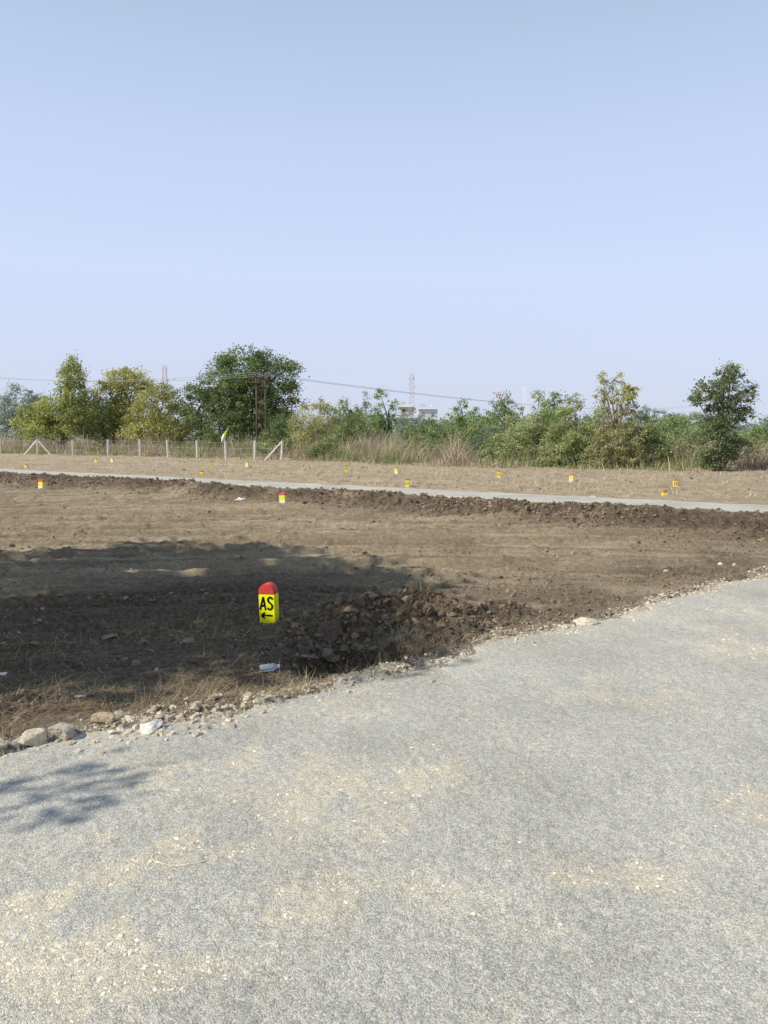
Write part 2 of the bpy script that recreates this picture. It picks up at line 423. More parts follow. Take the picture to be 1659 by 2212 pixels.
# crushed tan stone and lumps along the road edge
n = 42000
px = R.uniform(-3, 6, n); off = R.normal(0.02, .15, n)
py = np.interp(px, EX, EY)+off-.40/.78*(fbm(px*2.2, np.interp(px, EX, EY)*2.2, 4, 401)-.5)
k = (fbm(px*2.3, py*2.3, 3, 501)+R.uniform(-.08, .08, n) > .46) & (pit_q(px, py) > .95); px, py = px[k], py[k]; n = len(px)
w = R.uniform(.32, .64, n); c_ = np.stack([w, w*.86, w*.66], 1)
size = .004+.040*R.uniform(0, 1, n)**16*(1+.5*(px < -.8))+.008*R.uniform(0, 1, n)
v, f, c = lumps(px, py, size, c_, .35, .38, .003)
me = np_mesh("rubble", v, f, m_peb, False, c); new_obj("rubble", me, kind="stuff", label="cream stone rubble strewn along the road edge", category="rubble")

# soil clods: near strip, middle of field, far bank
P = []
n = 17000; a = R.uniform(-3.5, 5.5, n); o = R.uniform(0, 1, n)**1.4*2.6+.03; yy = np.interp(a, EX, EY)+o/.78
k = (fbm(a*1.6, yy*1.6, 3, 511)+R.uniform(-.12, .12, n) > .5) & (pit_q(a, yy) > .95); P.append((a[k], yy[k], .007+.045*R.uniform(0, 1, k.sum())**9+.011*R.uniform(0, 1, k.sum())))
n = 9000; a = R.normal(.10, .60, n); b_ = R.normal(6.42, .35, n); k = (d_road(a, b_) > .05) & (pit_q(a, b_) > .9) & (fbm(a*3, b_*3, 3, 517)+R.uniform(-.15, .15, n) > .47); P.append((a[k], b_[k], .006+.08*R.uniform(0, 1, k.sum())**10+.011*R.uniform(0, 1, k.sum())))
n = 500; a = R.normal(-.5, .28, n); b_ = R.normal(5.95, .16, n); k = (d_road(a, b_) > .08) & (pit_q(a, b_) > .8); P.append((a[k], b_[k], .01+.09*R.uniform(0, 1, k.sum())**5))
n = 26000; a = R.uniform(-17, 10, n); ss = R.normal(17.45, .70, n); yy = ss-.72*a; k = (d_road(a, yy) > .3) & (ss < 18.95) & (fbm(a*.9, yy*.9, 3, 512)+R.uniform(-.15, .15, n) > .45); P.append((a[k], yy[k], .018+.085*R.uniform(0, 1, k.sum())**6+.018*R.uniform(0, 1, k.sum())))
n = 26000; yy = R.uniform(5, 19, n); a = R.uniform(-.6, .6, n)*yy; k = (fbm(a*.5, yy*2.6, 4, 515)+R.uniform(-.08, .08, n) > .53) & (d_road(a, yy) > .2) & (s_far(a, yy) < 18) & (pit_q(a, yy) > .9); P.append((a[k], yy[k], .010+.05*R.uniform(0, 1, k.sum())**7+.015*R.uniform(0, 1, k.sum())))
n = 7000; yy = R.uniform(17, 55, n); a = R.uniform(-.6, .6, n)*yy; k = (s_far(a, yy) > 21.8) & (fbm(a*.3, yy*.5, 4, 516)+R.uniform(-.08, .08, n) > .52); P.append((a[k], yy[k], .03+.09*R.uniform(0, 1, k.sum())**5))
px = np.concatenate([p[0] for p in P]); py = np.concatenate([p[1] for p in P]); size = np.concatenate([p[2] for p in P])
sf = s_far(px, py); dr_ = d_road(px, py)
w = R.uniform(.6, 1.35, len(px)); w = np.where(sf > 21.8, w*1.8, np.where(sf > 15.8, w*1.05, np.where(dr_ > 2.6, w*1.45, w)))
c_ = np.stack([.205*w, .153*w, .105*w], 1)
v, f, c = lumps(px, py, size, c_, .48, .36)
me = np_mesh("soil_clods", v, f, m_clod, False, c); new_obj("soil_clods", me, kind="stuff", label="loose dark brown soil clods over the turned earth", category="soil")

# straw litter lying on the soil
def blades(px, py, pz, ln, wd, tilt, az, col, bnd=.15):
    n = len(px)
    dx = np.cos(az)*np.cos(tilt); dy = np.sin(az)*np.cos(tilt); dz = np.sin(tilt)
    sx = -np.sin(az); sy = np.cos(az)
    b0 = np.stack([px, py, pz], 1); D = np.stack([dx, dy, dz], 1); S = np.stack([sx, sy, 0*sx], 1)
    bend = R.uniform(-bnd, bnd, (n, 3)); mid = b0+D*(ln*.55)[:, None]+bend*ln[:, None]*.4
    tip = b0+D*ln[:, None]+bend*ln[:, None]*1.6
    w_ = wd[:, None]*.5
    v = np.stack([b0-S*w_, b0+S*w_, mid+S*w_*.8, mid-S*w_*.8, tip+S*w_*.25, tip-S*w_*.25], 1).reshape(-1, 3)
    i = np.arange(n)*6
    f = np.concatenate([np.stack([i, i+1, i+2, i+3], 1), np.stack([i+3, i+2, i+4, i+5], 1)])
    return v, f, np.repeat(col, 6, axis=0)
n = 15000
a = R.uniform(-3.6, 5, n); o = R.uniform(.02, 1, n)**1.2*3.2; yy = np.interp(a, EX, EY)+o
k = (fbm(a*1.2, yy*1.2, 3, 521)+R.uniform(-.1, .1, n)+.15*(a < .5) > .5); a = a[k]; yy = yy[k]
a = np.concatenate([a, R.normal(.24, .20, 2300), R.normal(.4, .5, 2000), R.normal(-1.2, .6, 1500)])
yy = np.concatenate([yy, R.normal(5.70, .11, 2300), R.normal(6.25, .3, 2000), R.normal(4.75, .2, 1500)])
k = (d_road(a, yy) > .03) & (pit_q(a, yy) > .85); a = a[k]; yy = yy[k]; n = len(a)
w = R.uniform(.3, 1.15, n); colr = np.stack([.50*w, .39*w, .24*w], 1)
v, f, c = blades(a, yy, H(a, yy)+.010, R.uniform(.03, .17, n), R.uniform(.0016, .004, n), R.uniform(-.1, .6, n), R.uniform(0, 6.28, n), colr, .3)
me = np_mesh("straw_litter", v, f, m_grass, False, c); new_obj("straw_litter", me, kind="stuff", label="dry straw and dead grass mixed in the soil", category="straw")

# ------------------------------------------------------------------ dry grass belt behind the field
BX = np.array([-120, -30, -5.9, 3.6, 14.8, 40, 90.]); BY = np.array([95, 61.5, 46.5, 35.5, 30.2, 24, 10.])
n = 150000
a = R.uniform(-1, 1, n)*.62
t = R.uniform(0, 1, n)**1.4
yg = np.linspace(20, 140, 2000)
def belt_y(r):
    f_ = np.interp(np.clip(r[:, None]*yg[None], -119, 89), BX, BY)-yg[None]
    return yg[np.argmax(f_ < 0, axis=1)]
rt = np.linspace(-.65, .65, 200); bt = belt_y(rt)
y0 = np.interp(a, rt, bt)
yy = y0*(1+t*.85)+R.normal(0, .9, n); xx = a*yy
cl_ = fbm(xx*.6, yy*.6, 4, 601)
k = (cl_+R.uniform(-.12, .12, n) > .40) | (t > .5)
a, t, yy, xx, cl_ = a[k], t[k], yy[k], xx[k], cl_[k]; n = len(xx)
hgt = (.12+1.15*sst(.3, .8, cl_)**1.2+.25*fbm(xx*2.2, yy*2.2, 2, 605))*R.uniform(.3, 1.25, n)*(.45+.55*sst(0, .10, t))
hgt = hgt*np.where(a > .1, .75, 1.0)
mixg = fbm(xx*.25, yy*.25, 4, 603)+R.uniform(-.12, .12, n)+.05*(a > .25)
w = R.uniform(.6, 1.3, n)
dryc = np.stack([.52*w, .425*w, .295*w], 1); grn = np.stack([.29*w, .31*w, .14*w], 1); red = np.stack([.45*w, .345*w, .275*w], 1)
colr = np.where((mixg > .60)[:, None], grn, np.where((mixg < .47)[:, None], red, dryc))
v, f, c = blades(xx, yy, H(xx, yy)-.03, hgt, R.uniform(.015, .04, n)*(.5+yy/80), R.uniform(.55, 1.57, n), R.uniform(0, 6.28, n), colr, .35)
me = np_mesh("dry_grass", v, f, m_grass, False, c); new_obj("dry_grass", me, kind="stuff", label="tall dry straw coloured grass behind the field", category="grass")
# short stubble over the second field
n = 30000; yy = R.uniform(17, 62, n); xx = R.uniform(-.6, .6, n)*yy
k = (s_far(xx, yy) > 21.8) & (fbm(xx*.8, yy*.8, 3, 610)+R.uniform(-.15, .15, n) > .47); xx, yy = xx[k], yy[k]; n = len(xx)
w = R.uniform(.6, 1.2, n)
v, f, c = blades(xx, yy, H(xx, yy)-.005, R.uniform(.05, .20, n), R.uniform(.012, .028, n), R.uniform(.0, .9, n), R.uniform(0, 6.28, n), np.stack([.56*w, .465*w, .32*w], 1), .3)
me = np_mesh("grass_stubble", v, f, m_grass, False, c); new_obj("grass_stubble", me, kind="stuff", label="flattened pale straw stubble on the bare field", category="grass")

# ------------------------------------------------------------------ trees
EL = math.radians(42); az = Vector((-.92, -.38)).normalized()
to_sun = Vector((az.x*math.cos(EL), az.y*math.cos(EL), math.sin(EL)))
def leaf_cloud(blobs, n, size, c1, c2, clump, shell=.55, asp=.55):
    B = np.array(blobs, dtype=float)      # cx cy cz rx ry rz
    vol = (B[:, 3]*B[:, 4]*B[:, 5])**(2/3.); pr = vol/vol.sum()
    nc = max(12, n//45)
    bi = R.choice(len(B), nc, p=pr)
    dr = R.normal(size=(nc, 3)); dr /= np.linalg.norm(dr, axis=1)[:, None]
    rr = shell+(1.0-shell)*R.uniform(0, 1, nc)**.7; rr = np.where(R.uniform(0, 1, nc) < .18, rr*1.16, rr)
    C = B[bi, :3]+dr*rr[:, None]*B[bi, 3:6]
    ci = R.integers(0, nc, n)
    cr = clump*R.uniform(.5, 1.4, nc)
    p = C[ci]+R.normal(size=(n, 3))*cr[ci][:, None]*np.array([.5, .5, .38])
    p[:, 2] = np.maximum(p[:, 2], .05)
    m = rot_m(n); sz = size*R.uniform(.55, 1.35, n)
    q = np.array([[-.5, 0, 0], [0, -asp/2, .05], [.5, 0, 0], [0, asp/2, .05]])
    v = np.einsum('nij,kj->nki', m, q)*sz[:, None, None]+p[:, None]
    t_ = np.clip(R.uniform(0, 1, nc)[ci]*.7+R.uniform(0, .3, n), 0, 1)[:, None]
    br = (R.uniform(.65, 1.3, nc)[ci]*R.uniform(.8, 1.2, n))[:, None]
    col = (np.array(c1)*(1-t_)+np.array(c2)*t_)*br
    return v.reshape(-1, 3), np.arange(n*4).reshape(-1, 4), np.repeat(col, 4, axis=0), C

def make_tree(name, cat, label, X, Y, blobs, n, size, c1, c2, clump=.5, trunk_r=.15, shell=.55, bark=None, twigs=30, group=None, extra=None, bare=0, gap=None):
    z = float(H(np.array([X]), np.array([Y]))[0])
    e = new_obj(name, None, label=label, category=cat, group=group, loc=(X, Y, z))
    BB = []
    for i, bl in enumerate(blobs):
        dx, zz, rx, rz = bl[:4]
        dy = bl[4] if len(bl) > 4 else R.uniform(-.35, .35)*rx
        BB.append((dx, dy, zz, rx, rx*R.uniform(.85, 1.1), rz))
    v, f, c, C = leaf_cloud(BB, n, size, c1, c2, clump, shell)
    if gap is not None:      # leaves cut out along the sun ray so light reaches chosen spots
        ctr = v.reshape(-1, 4, 3).mean(1)+np.array([X, Y, z])
        keep_ = np.ones(len(ctr), bool)
        for (gp, gr) in gap:
            rel = ctr-np.array(gp); ts = np.array(to_sun); al = rel@ts
            dist = np.linalg.norm(rel-al[:, None]*ts, axis=1); keep_ &= dist > gr
        f = f[keep_]
        used = np.unique(f); rm = np.zeros(len(v), int); rm[used] = np.arange(len(used)); v, c, f = v[used], c[used], rm[f]
    if extra is not None:
        v2, f2_, c2_, _ = leaf_cloud([(q[0], q[1], q[2], q[3], q[3], q[4]) for q in extra[0]], extra[1], size, extra[2], extra[3], clump*.8, .3)
        f = np.concatenate([f, f2_+len(v)]); v = np.concatenate([v, v2]); c = np.concatenate([c, c2_])
    new_obj("crown", np_mesh("crown", v, f, m_leaf, False, c), parent=e)
    mb = MB()
    top = max(b_[2] for b_ in BB); cx = np.mean([b_[0] for b_ in BB])
    tp = [(0, 0, -.15), (R.uniform(-.05, .05)*top, 0, top*.2), (cx*.4, R.uniform(-.05, .05)*top, top*.45), (cx*.8, 0, top*.75)]
    mb.tube(tp, [trunk_r*1.25, trunk_r, trunk_r*.75, trunk_r*.35], 8)
    for b_ in BB:
        st = Vector(tp[1]).lerp(Vector(tp[2]), random.uniform(0, 1)); en = Vector(b_[:3])
        if en.z < st.z+.1: st = Vector((0, 0, en.z*.3))
        md_ = st.lerp(en, .5)+Vector((random.uniform(-.1, .1), random.uniform(-.1, .1), .06))*(en-st).length
        mb.tube([st, md_, en], [trunk_r*.5, trunk_r*.35, trunk_r*.15], 5)
    for i in range(twigs):
        c0 = Vector(C[random.randrange(len(C))]); bq = min(BB, key=lambda q: (Vector(q[:3])-c0).length)
        st = Vector(bq[:3]); md_ = st.lerp(c0, .5)+Vector([random.uniform(-.12, .12) for _ in range(3)])*(c0-st).length
        mb.tube([st, md_, c0+(c0-st)*.12], [trunk_r*.16, trunk_r*.1, trunk_r*.03], 4, False)
    for i in range(bare):
        c0 = Vector(C[random.randrange(len(C))]); bq = min(BB, key=lambda q: (Vector(q[:3])-c0).length); st = Vector(bq[:3])
        dv = Vector((random.uniform(-.7, .7), random.uniform(-.5, .5), random.uniform(.3, 1))).normalized()*random.uniform(.2, .7)*max(.5, clump*1.6)
        mb.tube([st, st.lerp(c0, .6)+Vector([random.uniform(-.08, .08) for _ in range(3)]), c0, c0+dv], [trunk_r*.16, trunk_r*.13, trunk_r*.10, trunk_r*.04], 4, False)
    new_obj("trunk", mb.mesh("trunk", bark or m_bark), parent=e)
    return e

DG = ((.125, .18, .07), (.28, .335, .13)); YG = ((.36, .365, .11), (.60, .57, .22)); MG = ((.20, .26, .105), (.38, .43, .19))
BG = ((.19, .275, .10), (.35, .44, .17)); HZ = ((.33, .38, .31), (.42, .47, .40)); OL = ((.29, .29, .13), (.46, .44, .23))  # HZ has distance haze in its colour; other greens lightened for haze
make_tree("tree", "tree", "large dense dark green thorny tree behind wire fence", -11.6, 64.5,
          [(0,6.7,2.3,1.7),(-1.9,5.5,2.0,1.9),(2.7,6.2,2.0,1.6),(-3.6,3.7,1.5,1.9),(0,3.7,3.0,2.3),(3.4,4.1,1.5,2.1),(-1.9,1.9,2.7,1.7),(2.7,1.9,1.9,1.7),(1.7,7.8,.9,.7),(3.9,7.1,.9,.5),(-1.2,7.6,1.0,.8),(-4.4,4.8,.5,.9),(0,5.2,2.6,1.8),(1.5,3,2.4,2)],
          52000, .18, *DG, clump=.5, trunk_r=.25, shell=.45, twigs=50, bare=30)
make_tree("tree", "tree", "yellow green spreading tree with tall thin top behind fence", -27.8, 67,
          [(-1.8,3.0,1.7,1.5),(0,2.8,2.4,1.9),(1.8,2.8,1.7,1.7),(1.0,4.9,1.5,1.5),(1.1,6.4,1.0,1.2),(1.4,7.4,.4,1.0),(.7,7.0,.4,.6),(-3.0,2.2,1.2,1.1)],
          22000, .19, (.27,.32,.10), (.53,.54,.20), clump=.5, trunk_r=.2, shell=.45, bare=20)
make_tree("tree", "tree", "dark green low tree beside the wire fence", -25.6, 71, [(0,2.7,1.9,2.0),(-1.4,4.2,1.0,1.3),(1.2,2.2,1.4,1.5)], 10000, .19, *DG, clump=.5)
make_tree("tree", "tree", "open yellow green tree with flat crown", -23.0, 69, [(0,6.3,2.0,.9),(-1.2,5.0,1.3,1.2),(1.3,5.6,1.4,1.0),(0,3.6,1.7,1.4),(.9,6.9,.8,.4),(0,2,2.0,1.4)], 15000, .18, *YG, clump=.5, trunk_r=.16, shell=.5, bare=15)
make_tree("tree", "tree", "yellowish bushy tree behind the fence", -18.9, 65, [(0,3.9,1.7,1.5),(-1.7,3.0,1.3,1.5),(1.7,2.8,1.4,1.5),(0,1.7,2.7,1.4),(.8,4.9,.9,.6)], 17000, .17, (.32,.33,.11), (.55,.53,.21), clump=.5, trunk_r=.14, bare=20)
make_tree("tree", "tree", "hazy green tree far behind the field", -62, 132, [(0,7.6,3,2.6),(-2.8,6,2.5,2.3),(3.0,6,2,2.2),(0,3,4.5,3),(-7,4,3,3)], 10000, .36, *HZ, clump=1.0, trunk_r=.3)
make_tree("shrub", "shrub", "pale sparse shrub with bare twigs near power pole", -4.6, 52, [(0,2.6,1.3,1.2),(-.9,2,1.0,1.0),(.9,2.2,.8,1.2),(0,1.2,1.7,.9),(.3,3.5,.5,.6)], 8500, .12, (.35,.37,.15), (.56,.54,.27), clump=.35, trunk_r=.07, bark=m_twig, twigs=60, bare=90)
make_tree("shrub", "shrub", "dark green shrub beside the pale one", -7.0, 55, [(0,1.5,1.3,1.3),(-1,1,1.0,.9)], 4500, .13, *DG, clump=.35, trunk_r=.06)

def bush(name, label, X, Y, w, h, cols, dens=1.0, size=.15, clump=.45, bare=0, bark=None, k=6, **kw):
    bl = []
    for i in range(k):
        t_ = (i+.5)/k*2-1+random.uniform(-.15, .15)
        hh = h*(1-.45*abs(t_)**1.6)*random.uniform(.70, 1.0)
        rz = hh*random.uniform(.24, .36); rx = w/k*random.uniform(.9, 1.4)
        bl.append((t_*w*.42, hh-rz, rx, rz)); bl.append((t_*w*.46, hh*.35, rx*1.15, hh*.35))
    bl.append((random.uniform(-.2, .2)*w, h*.86, w*.13, h*.14))
    return make_tree(name, "tree" if "tree" in name else "shrub", label, X, Y, bl, int(7500*dens), size, *cols, clump=clump, trunk_r=.03*h, bark=bark, bare=bare, **kw)

bush("tree", "green tree in the middle distance", -3.9, 86, 5.2, 6.0, MG, 1.1, .21)
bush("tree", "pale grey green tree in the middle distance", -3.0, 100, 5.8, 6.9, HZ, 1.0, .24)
bush("tree", "bright green rounded tree in the middle distance", .6, 90, 5.0, 6.8, BG, 1.2, .22)
bush("shrub", "dark green thicket in the middle distance", -2.6, 70, 5.6, 3.7, MG, 1.2, .18)
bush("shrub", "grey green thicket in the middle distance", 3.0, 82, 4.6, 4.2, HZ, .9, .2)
bush("shrub", "olive thicket in the middle distance", 4.3, 72, 5.4, 3.4, MG, 1.1, .18)
bush("tree", "broad bright green tree before distant buildings", 9.6, 95, 7.0, 6.0, BG, 1.4, .23)
bush("tree", "green tree with small red blossoms on top", 14.0, 91, 6.8, 6.5, MG, 1.4, .21, extra=([(-.8, 0, 6.1, .9, .3)], 70, (.40,.15,.14), (.5,.22,.2)))
bush("tree", "green tree in the middle distance", 18.0, 84, 6.0, 6.0, BG, 1.2, .21)
bush("shrub", "dark thicket in the middle distance", 9, 66, 6.8, 3.2, MG, 1.3, .17)
bush("shrub", "bright green thicket in the middle distance", 12.8, 62, 6.0, 3.4, BG, 1.3, .17)
bush("shrub", "dark green shrub amid dry grass", 2.8, 50, 2.6, 1.85, BG, 1.0, .11, .3)
bush("shrub", "grey green shrub amid dry grass", 5.7, 43, 3.0, 2.05, ((.21,.27,.15),(.35,.41,.22)), 1.2, .10, .28)
bush("shrub", "small olive shrub amid dry grass", -1.2, 47, 1.8, 1.2, OL, .5, .10, .25)
bush("shrub", "low green shrub at the field edge", -3.4, 46.0, 2.1, 1.5, MG, .7, .10, .25)
for X, Y, w_, h_ in ((36, 100, 6.5, 4.8), (44, 112, 8, 5.6), (52, 118, 9, 5.0), (30, 92, 6, 4.8), (58, 108, 6, 5.4)):
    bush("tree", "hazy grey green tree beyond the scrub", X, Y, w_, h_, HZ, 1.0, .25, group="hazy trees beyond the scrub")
bush("shrub", "low bright green shrub beyond dry grass", 28.7, 76, 7, 3.4, BG, 1.1, .18)
bush("shrub", "low green thicket beyond the field", 24.5, 66, 6.5, 3.1, MG, 1.2, .17)
bush("shrub", "bushy green thicket beside tall tree", 29.5, 60, 5.5, 3.1, BG, 1.1, .16)
bush("shrub", "dry olive shrub at the field edge", 17.3, 35, 1.8, 1.3, OL, .6, .08, .2, bare=20)
bush("shrub", "low green thicket beyond tall tree", 21.5, 52, 5.5, 2.5, MG, 1.1, .15)
bush("shrub", "low green thicket beyond dry grass", 16.5, 50, 5.0, 2.3, BG, 1.1, .15)
# right scrub
SG = ((.27,.33,.13),(.48,.51,.24))
bush("shrub", "twiggy half bare scrub with sparse green leaves", 7.2, 36.5, 2.9, 3.5, SG, 1.4, .09, .24, bare=150, bark=m_twig, shell=.4)
bush("shrub", "tangled green scrub with dry stems", 8.8, 35.8, 3.0, 3.4, SG, 1.7, .09, .24, bare=120, bark=m_twig, shell=.4)
bush("shrub", "low tangled green scrub", 6.1, 38, 2.2, 2.4, SG, .9, .09, .22, bare=50, bark=m_twig)
bush("shrub", "low green scrub under dry tree", 11.6, 34.5, 2.2, 2.4, SG, 1.1, .09, .22, bare=60, bark=m_twig)
bush("shrub", "olive scrub under dry tree", 9.9, 33.2, 2.2, 2.0, OL, 1.0, .085, .2, bare=60, bark=m_twig)
bush("shrub", "leafy green scrub at the field edge", 8.2, 34.2, 2.5, 2.1, SG, 1.1, .09, .2, bare=40, bark=m_twig)
bush("shrub", "leafy green scrub beside the dry tree", 10.3, 36.5, 3.0, 3.2, SG, 1.4, .09, .24, bare=60, bark=m_twig)
make_tree("tree", "tree", "half bare tree draped with yellowish creeper", 10.35, 34.3, [(-.3,3.85,.5,.35),(.45,3.2,.55,.5),(-.6,3.1,.6,.55),(.1,2.4,1.0,.7),(-.7,1.9,.8,.6),(.75,1.7,.7,.6),(-.75,3.95,.25,.2),(0,1.2,1.2,.8)], 5800, .09,
          (.30,.34,.12), (.52,.50,.22), clump=.2, trunk_r=.09, bark=m_twig, twigs=110, bare=200, shell=.4, extra=([(.40,0,3.35,.4,.3)], 700, (.58,.53,.22), (.65,.58,.28)))
make_tree("tree", "tree", "narrow upright dark green tree beside the field", 13.55, 31.2, [(.2,3.85,.5,.38),(-.55,3.15,.62,.5),(.65,3.1,.5,.55),(0,2.2,.8,.65),(.9,2.25,.38,.4),(-.25,1.1,.75,.65),(.65,.95,.5,.5),(-1.05,2.85,.28,.22),(0,3.0,.5,.6),(-.1,.5,.8,.45),(0,1.6,.7,.5)],
          18000, .095, (.14,.185,.09), (.32,.355,.19), clump=.2, trunk_r=.09, shell=.45, twigs=60, bare=20)
for i in range(26):
    r_ = random.uniform(-.5, .52); yb = float(np.interp(r_, rt, bt))*random.uniform(1.03, 1.35)
    hh = random.uniform(.7, 1.5)*(1.1 if r_ > 0 else .9); cc_ = random.choice((OL, SG, MG, OL, ((.38,.32,.21),(.52,.44,.30))))
    bush("shrub", "small straggly shrub growing in dry grass", r_*yb, yb, hh*random.uniform(1.1, 2.0), hh, cc_, .3, .08+.0008*yb, .2, bare=30, bark=m_twig, k=3, twigs=8, group="straggly shrubs in the dry grass")

# distant woodland mass
bl = []
for i in range(320):
    r_ = R.uniform(-.62, .62); Y = R.uniform(140, 420)
    hh = (4.3+2.6*R.uniform()**2)*(Y/200)**.55
    bl.append((r_*Y, Y, hh*.45, R.uniform(5, 11), 3, hh*.6))
v, f, c, _ = leaf_cloud(bl, 70000, .75, (.33,.38,.34), (.46,.51,.46), 1.6, .4)  # pale leaf colours carry the haze of the far belt
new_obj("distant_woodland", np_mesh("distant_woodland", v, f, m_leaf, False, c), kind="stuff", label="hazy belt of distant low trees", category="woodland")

# shade trees standing beside the road (cast the dappled shadow)
gz = float(H(np.array([-.985]), np.array([6.54]))[0])
ZU = 1.5
make_tree("tree", "tree", "broad leafy shade tree standing beside the gravel road", -9.55, 5.35,
          [(a_, b_+ZU, c_2, d_2, e_2) for a_, b_, c_2, d_2, e_2 in [(0,5.2,2.5,1.3,.2),(-1.6,4.4,1.8,1.2,1.2),(1.8,4.6,1.7,1.0,.6),(.2,5.9,1.4,.8,-.3),(-1.0,3.6,1.5,1.0,-1.0),(1.5,3.8,1.5,.8,-.6),(2.8,4.8,1.0,.5,.5),(0,4.3,2.3,1.2,1.6),(2.9,4.3,1.1,.6,-.5),(.5,4.5,1.4,.8,2.4),
            (1.2,4.4,1.2,.5,-2.3),(3.1,4.4,1.0,.5,-1.9),(.0,4.4,1.2,.5,-2.5),(2.3,4.4,1.1,.5,-1.9),(-1.3,4.4,1.2,.5,-2.3),(2.4,4.7,1.1,.5,-.9),(-.2,4.6,1.4,.5,-1.5)]],
          36000, .16, *DG, clump=.42, trunk_r=.25, shell=.12, twigs=80, gap=(((-1.0, 6.5, gz+.24), .16), ((-3.0, 9.3, 0), .22), ((-2.3, 9.2, 0), .16)))
make_tree("tree", "tree", "small leafy shade tree standing beside the gravel road", -6.85, 1.25,
          [(0,4.2,.7,.4,0),(.6,4.6,.45,.3,.2),(-.6,4.0,.6,.4,-.3),(.6,3.8,.4,.25,-.1)], 1500, .12, *DG, clump=.24, trunk_r=.08, shell=.2)

# ------------------------------------------------------------------ boundary stones
def zat(X, Y): return float(H(np.array([X]), np.array([Y]))[0])
def arch_profile(w, z0, z1, rtop, n=16):
    pts = [(-w/2, z0), (w/2, z0)]
    if rtop:
        for i in range(n+1):
            a_ = math.pi*i/n
            pts.append((w/2*math.cos(a_), z1-rtop+rtop*max(0, math.sin(a_))))
    else: pts += [(w/2, z1), (-w/2, z1)]
    return pts
def extr(name, pts, dep, mat, bevel=.004):
    bm = bmesh.new()
    f_ = bm.faces.new([bm.verts.new((p[0], -dep/2, p[1])) for p in pts])
    r_ = bmesh.ops.extrude_face_region(bm, geom=[f_])
    for g_ in r_["geom"]:
        if isinstance(g_, bmesh.types.BMVert): g_.co.y += dep
    bmesh.ops.recalc_face_normals(bm, faces=bm.faces)
    if bevel: bmesh.ops.bevel(bm, geom=[e_ for e_ in bm.edges if e_.calc_face_angle(0) > .6], offset=bevel, segments=2, affect='EDGES')
    me = bpy.data.meshes.new(name); bm.to_mesh(me); bm.free(); me.materials.append(mat); return me
def stroke(bm, pts, w, yoff):
    P_ = [Vector(p) for p in pts]; Lf = []; Rt = []
    for i, p in enumerate(P_):
        t_ = (P_[min(i+1, len(P_)-1)]-P_[max(i-1, 0)]).normalized(); nn = Vector((-t_.y, t_.x))
        ww = w*(.5+.06*math.sin(i*1.9))
        Lf.append(bm.verts.new((p.x+nn.x*ww, yoff, p.y+nn.y*ww))); Rt.append(bm.verts.new((p.x-nn.x*ww, yoff, p.y-nn.y*ww)))
    for i in range(len(P_)-1): bm.faces.new((Lf[i], Lf[i+1], Rt[i+1], Rt[i]))
def stroke_mesh(name, strokes, w, mat, y0):
    bm = bmesh.new()
    for i, st_ in enumerate(strokes): stroke(bm, st_, w, y0-.0006*i)
    bmesh.ops.solidify(bm, geom=list(bm.faces), thickness=.0004)
    bmesh.ops.recalc_face_normals(bm, faces=bm.faces)
    me = bpy.data.meshes.new(name); bm.to_mesh(me); bm.free(); me.materials.append(mat); return me
W_, Hh, Dp = .145, .350, .095
body_me = extr("body", arch_profile(W_, -.06, .260, 0), Dp, m_yel)
cap_me = extr("cap", arch_profile(W_+.002, .260, Hh, .072), Dp+.002, m_red, .006)
foot_me = extr("foot", arch_profile(W_+.012, -.08, .012, 0), Dp+.012, m_cem, .006)
e = new_obj("boundary_stone", None, label="yellow stone with red rounded top marked AS and arrow", category="boundary marker", group="painted plot boundary stones", loc=(-.985, 6.54, zat(-.985, 6.54)-.005))
e.rotation_euler = (math.radians(1.5), math.radians(-1), math.radians(-14))
new_obj("body", body_me, parent=e); new_obj("cap", cap_me, parent=e); new_obj("foot", foot_me, parent=e, )
yf = -Dp/2-.0012
A1 = [[(-.061,.126),(-.051,.165),(-.040,.205),(-.031,.238)], [(-.031,.240),(-.024,.200),(-.017,.160),(-.012,.124)], [(-.056,.160),(-.037,.164),(-.012,.160)]]
S1 = [[(.055,.220),(.045,.235),(.029,.238),(.016,.228),(.013,.209),(.024,.193),(.040,.182),(.050,.167),(.048,.146),(.034,.132),(.018,.133),(.006,.146)]]
AR = [[(.050,.076),(.02,.079),(-.015,.077),(-.046,.077)], [(-.018,.102),(-.034,.091),(-.053,.079)], [(-.051,.076),(-.034,.063),(-.020,.052)]]
new_obj("lettering", stroke_mesh("lettering", A1+S1, .0175, m_blk, yf), parent=e)
new_obj("arrow", stroke_mesh("arrow", AR, .0160, m_blk, yf), parent=e)
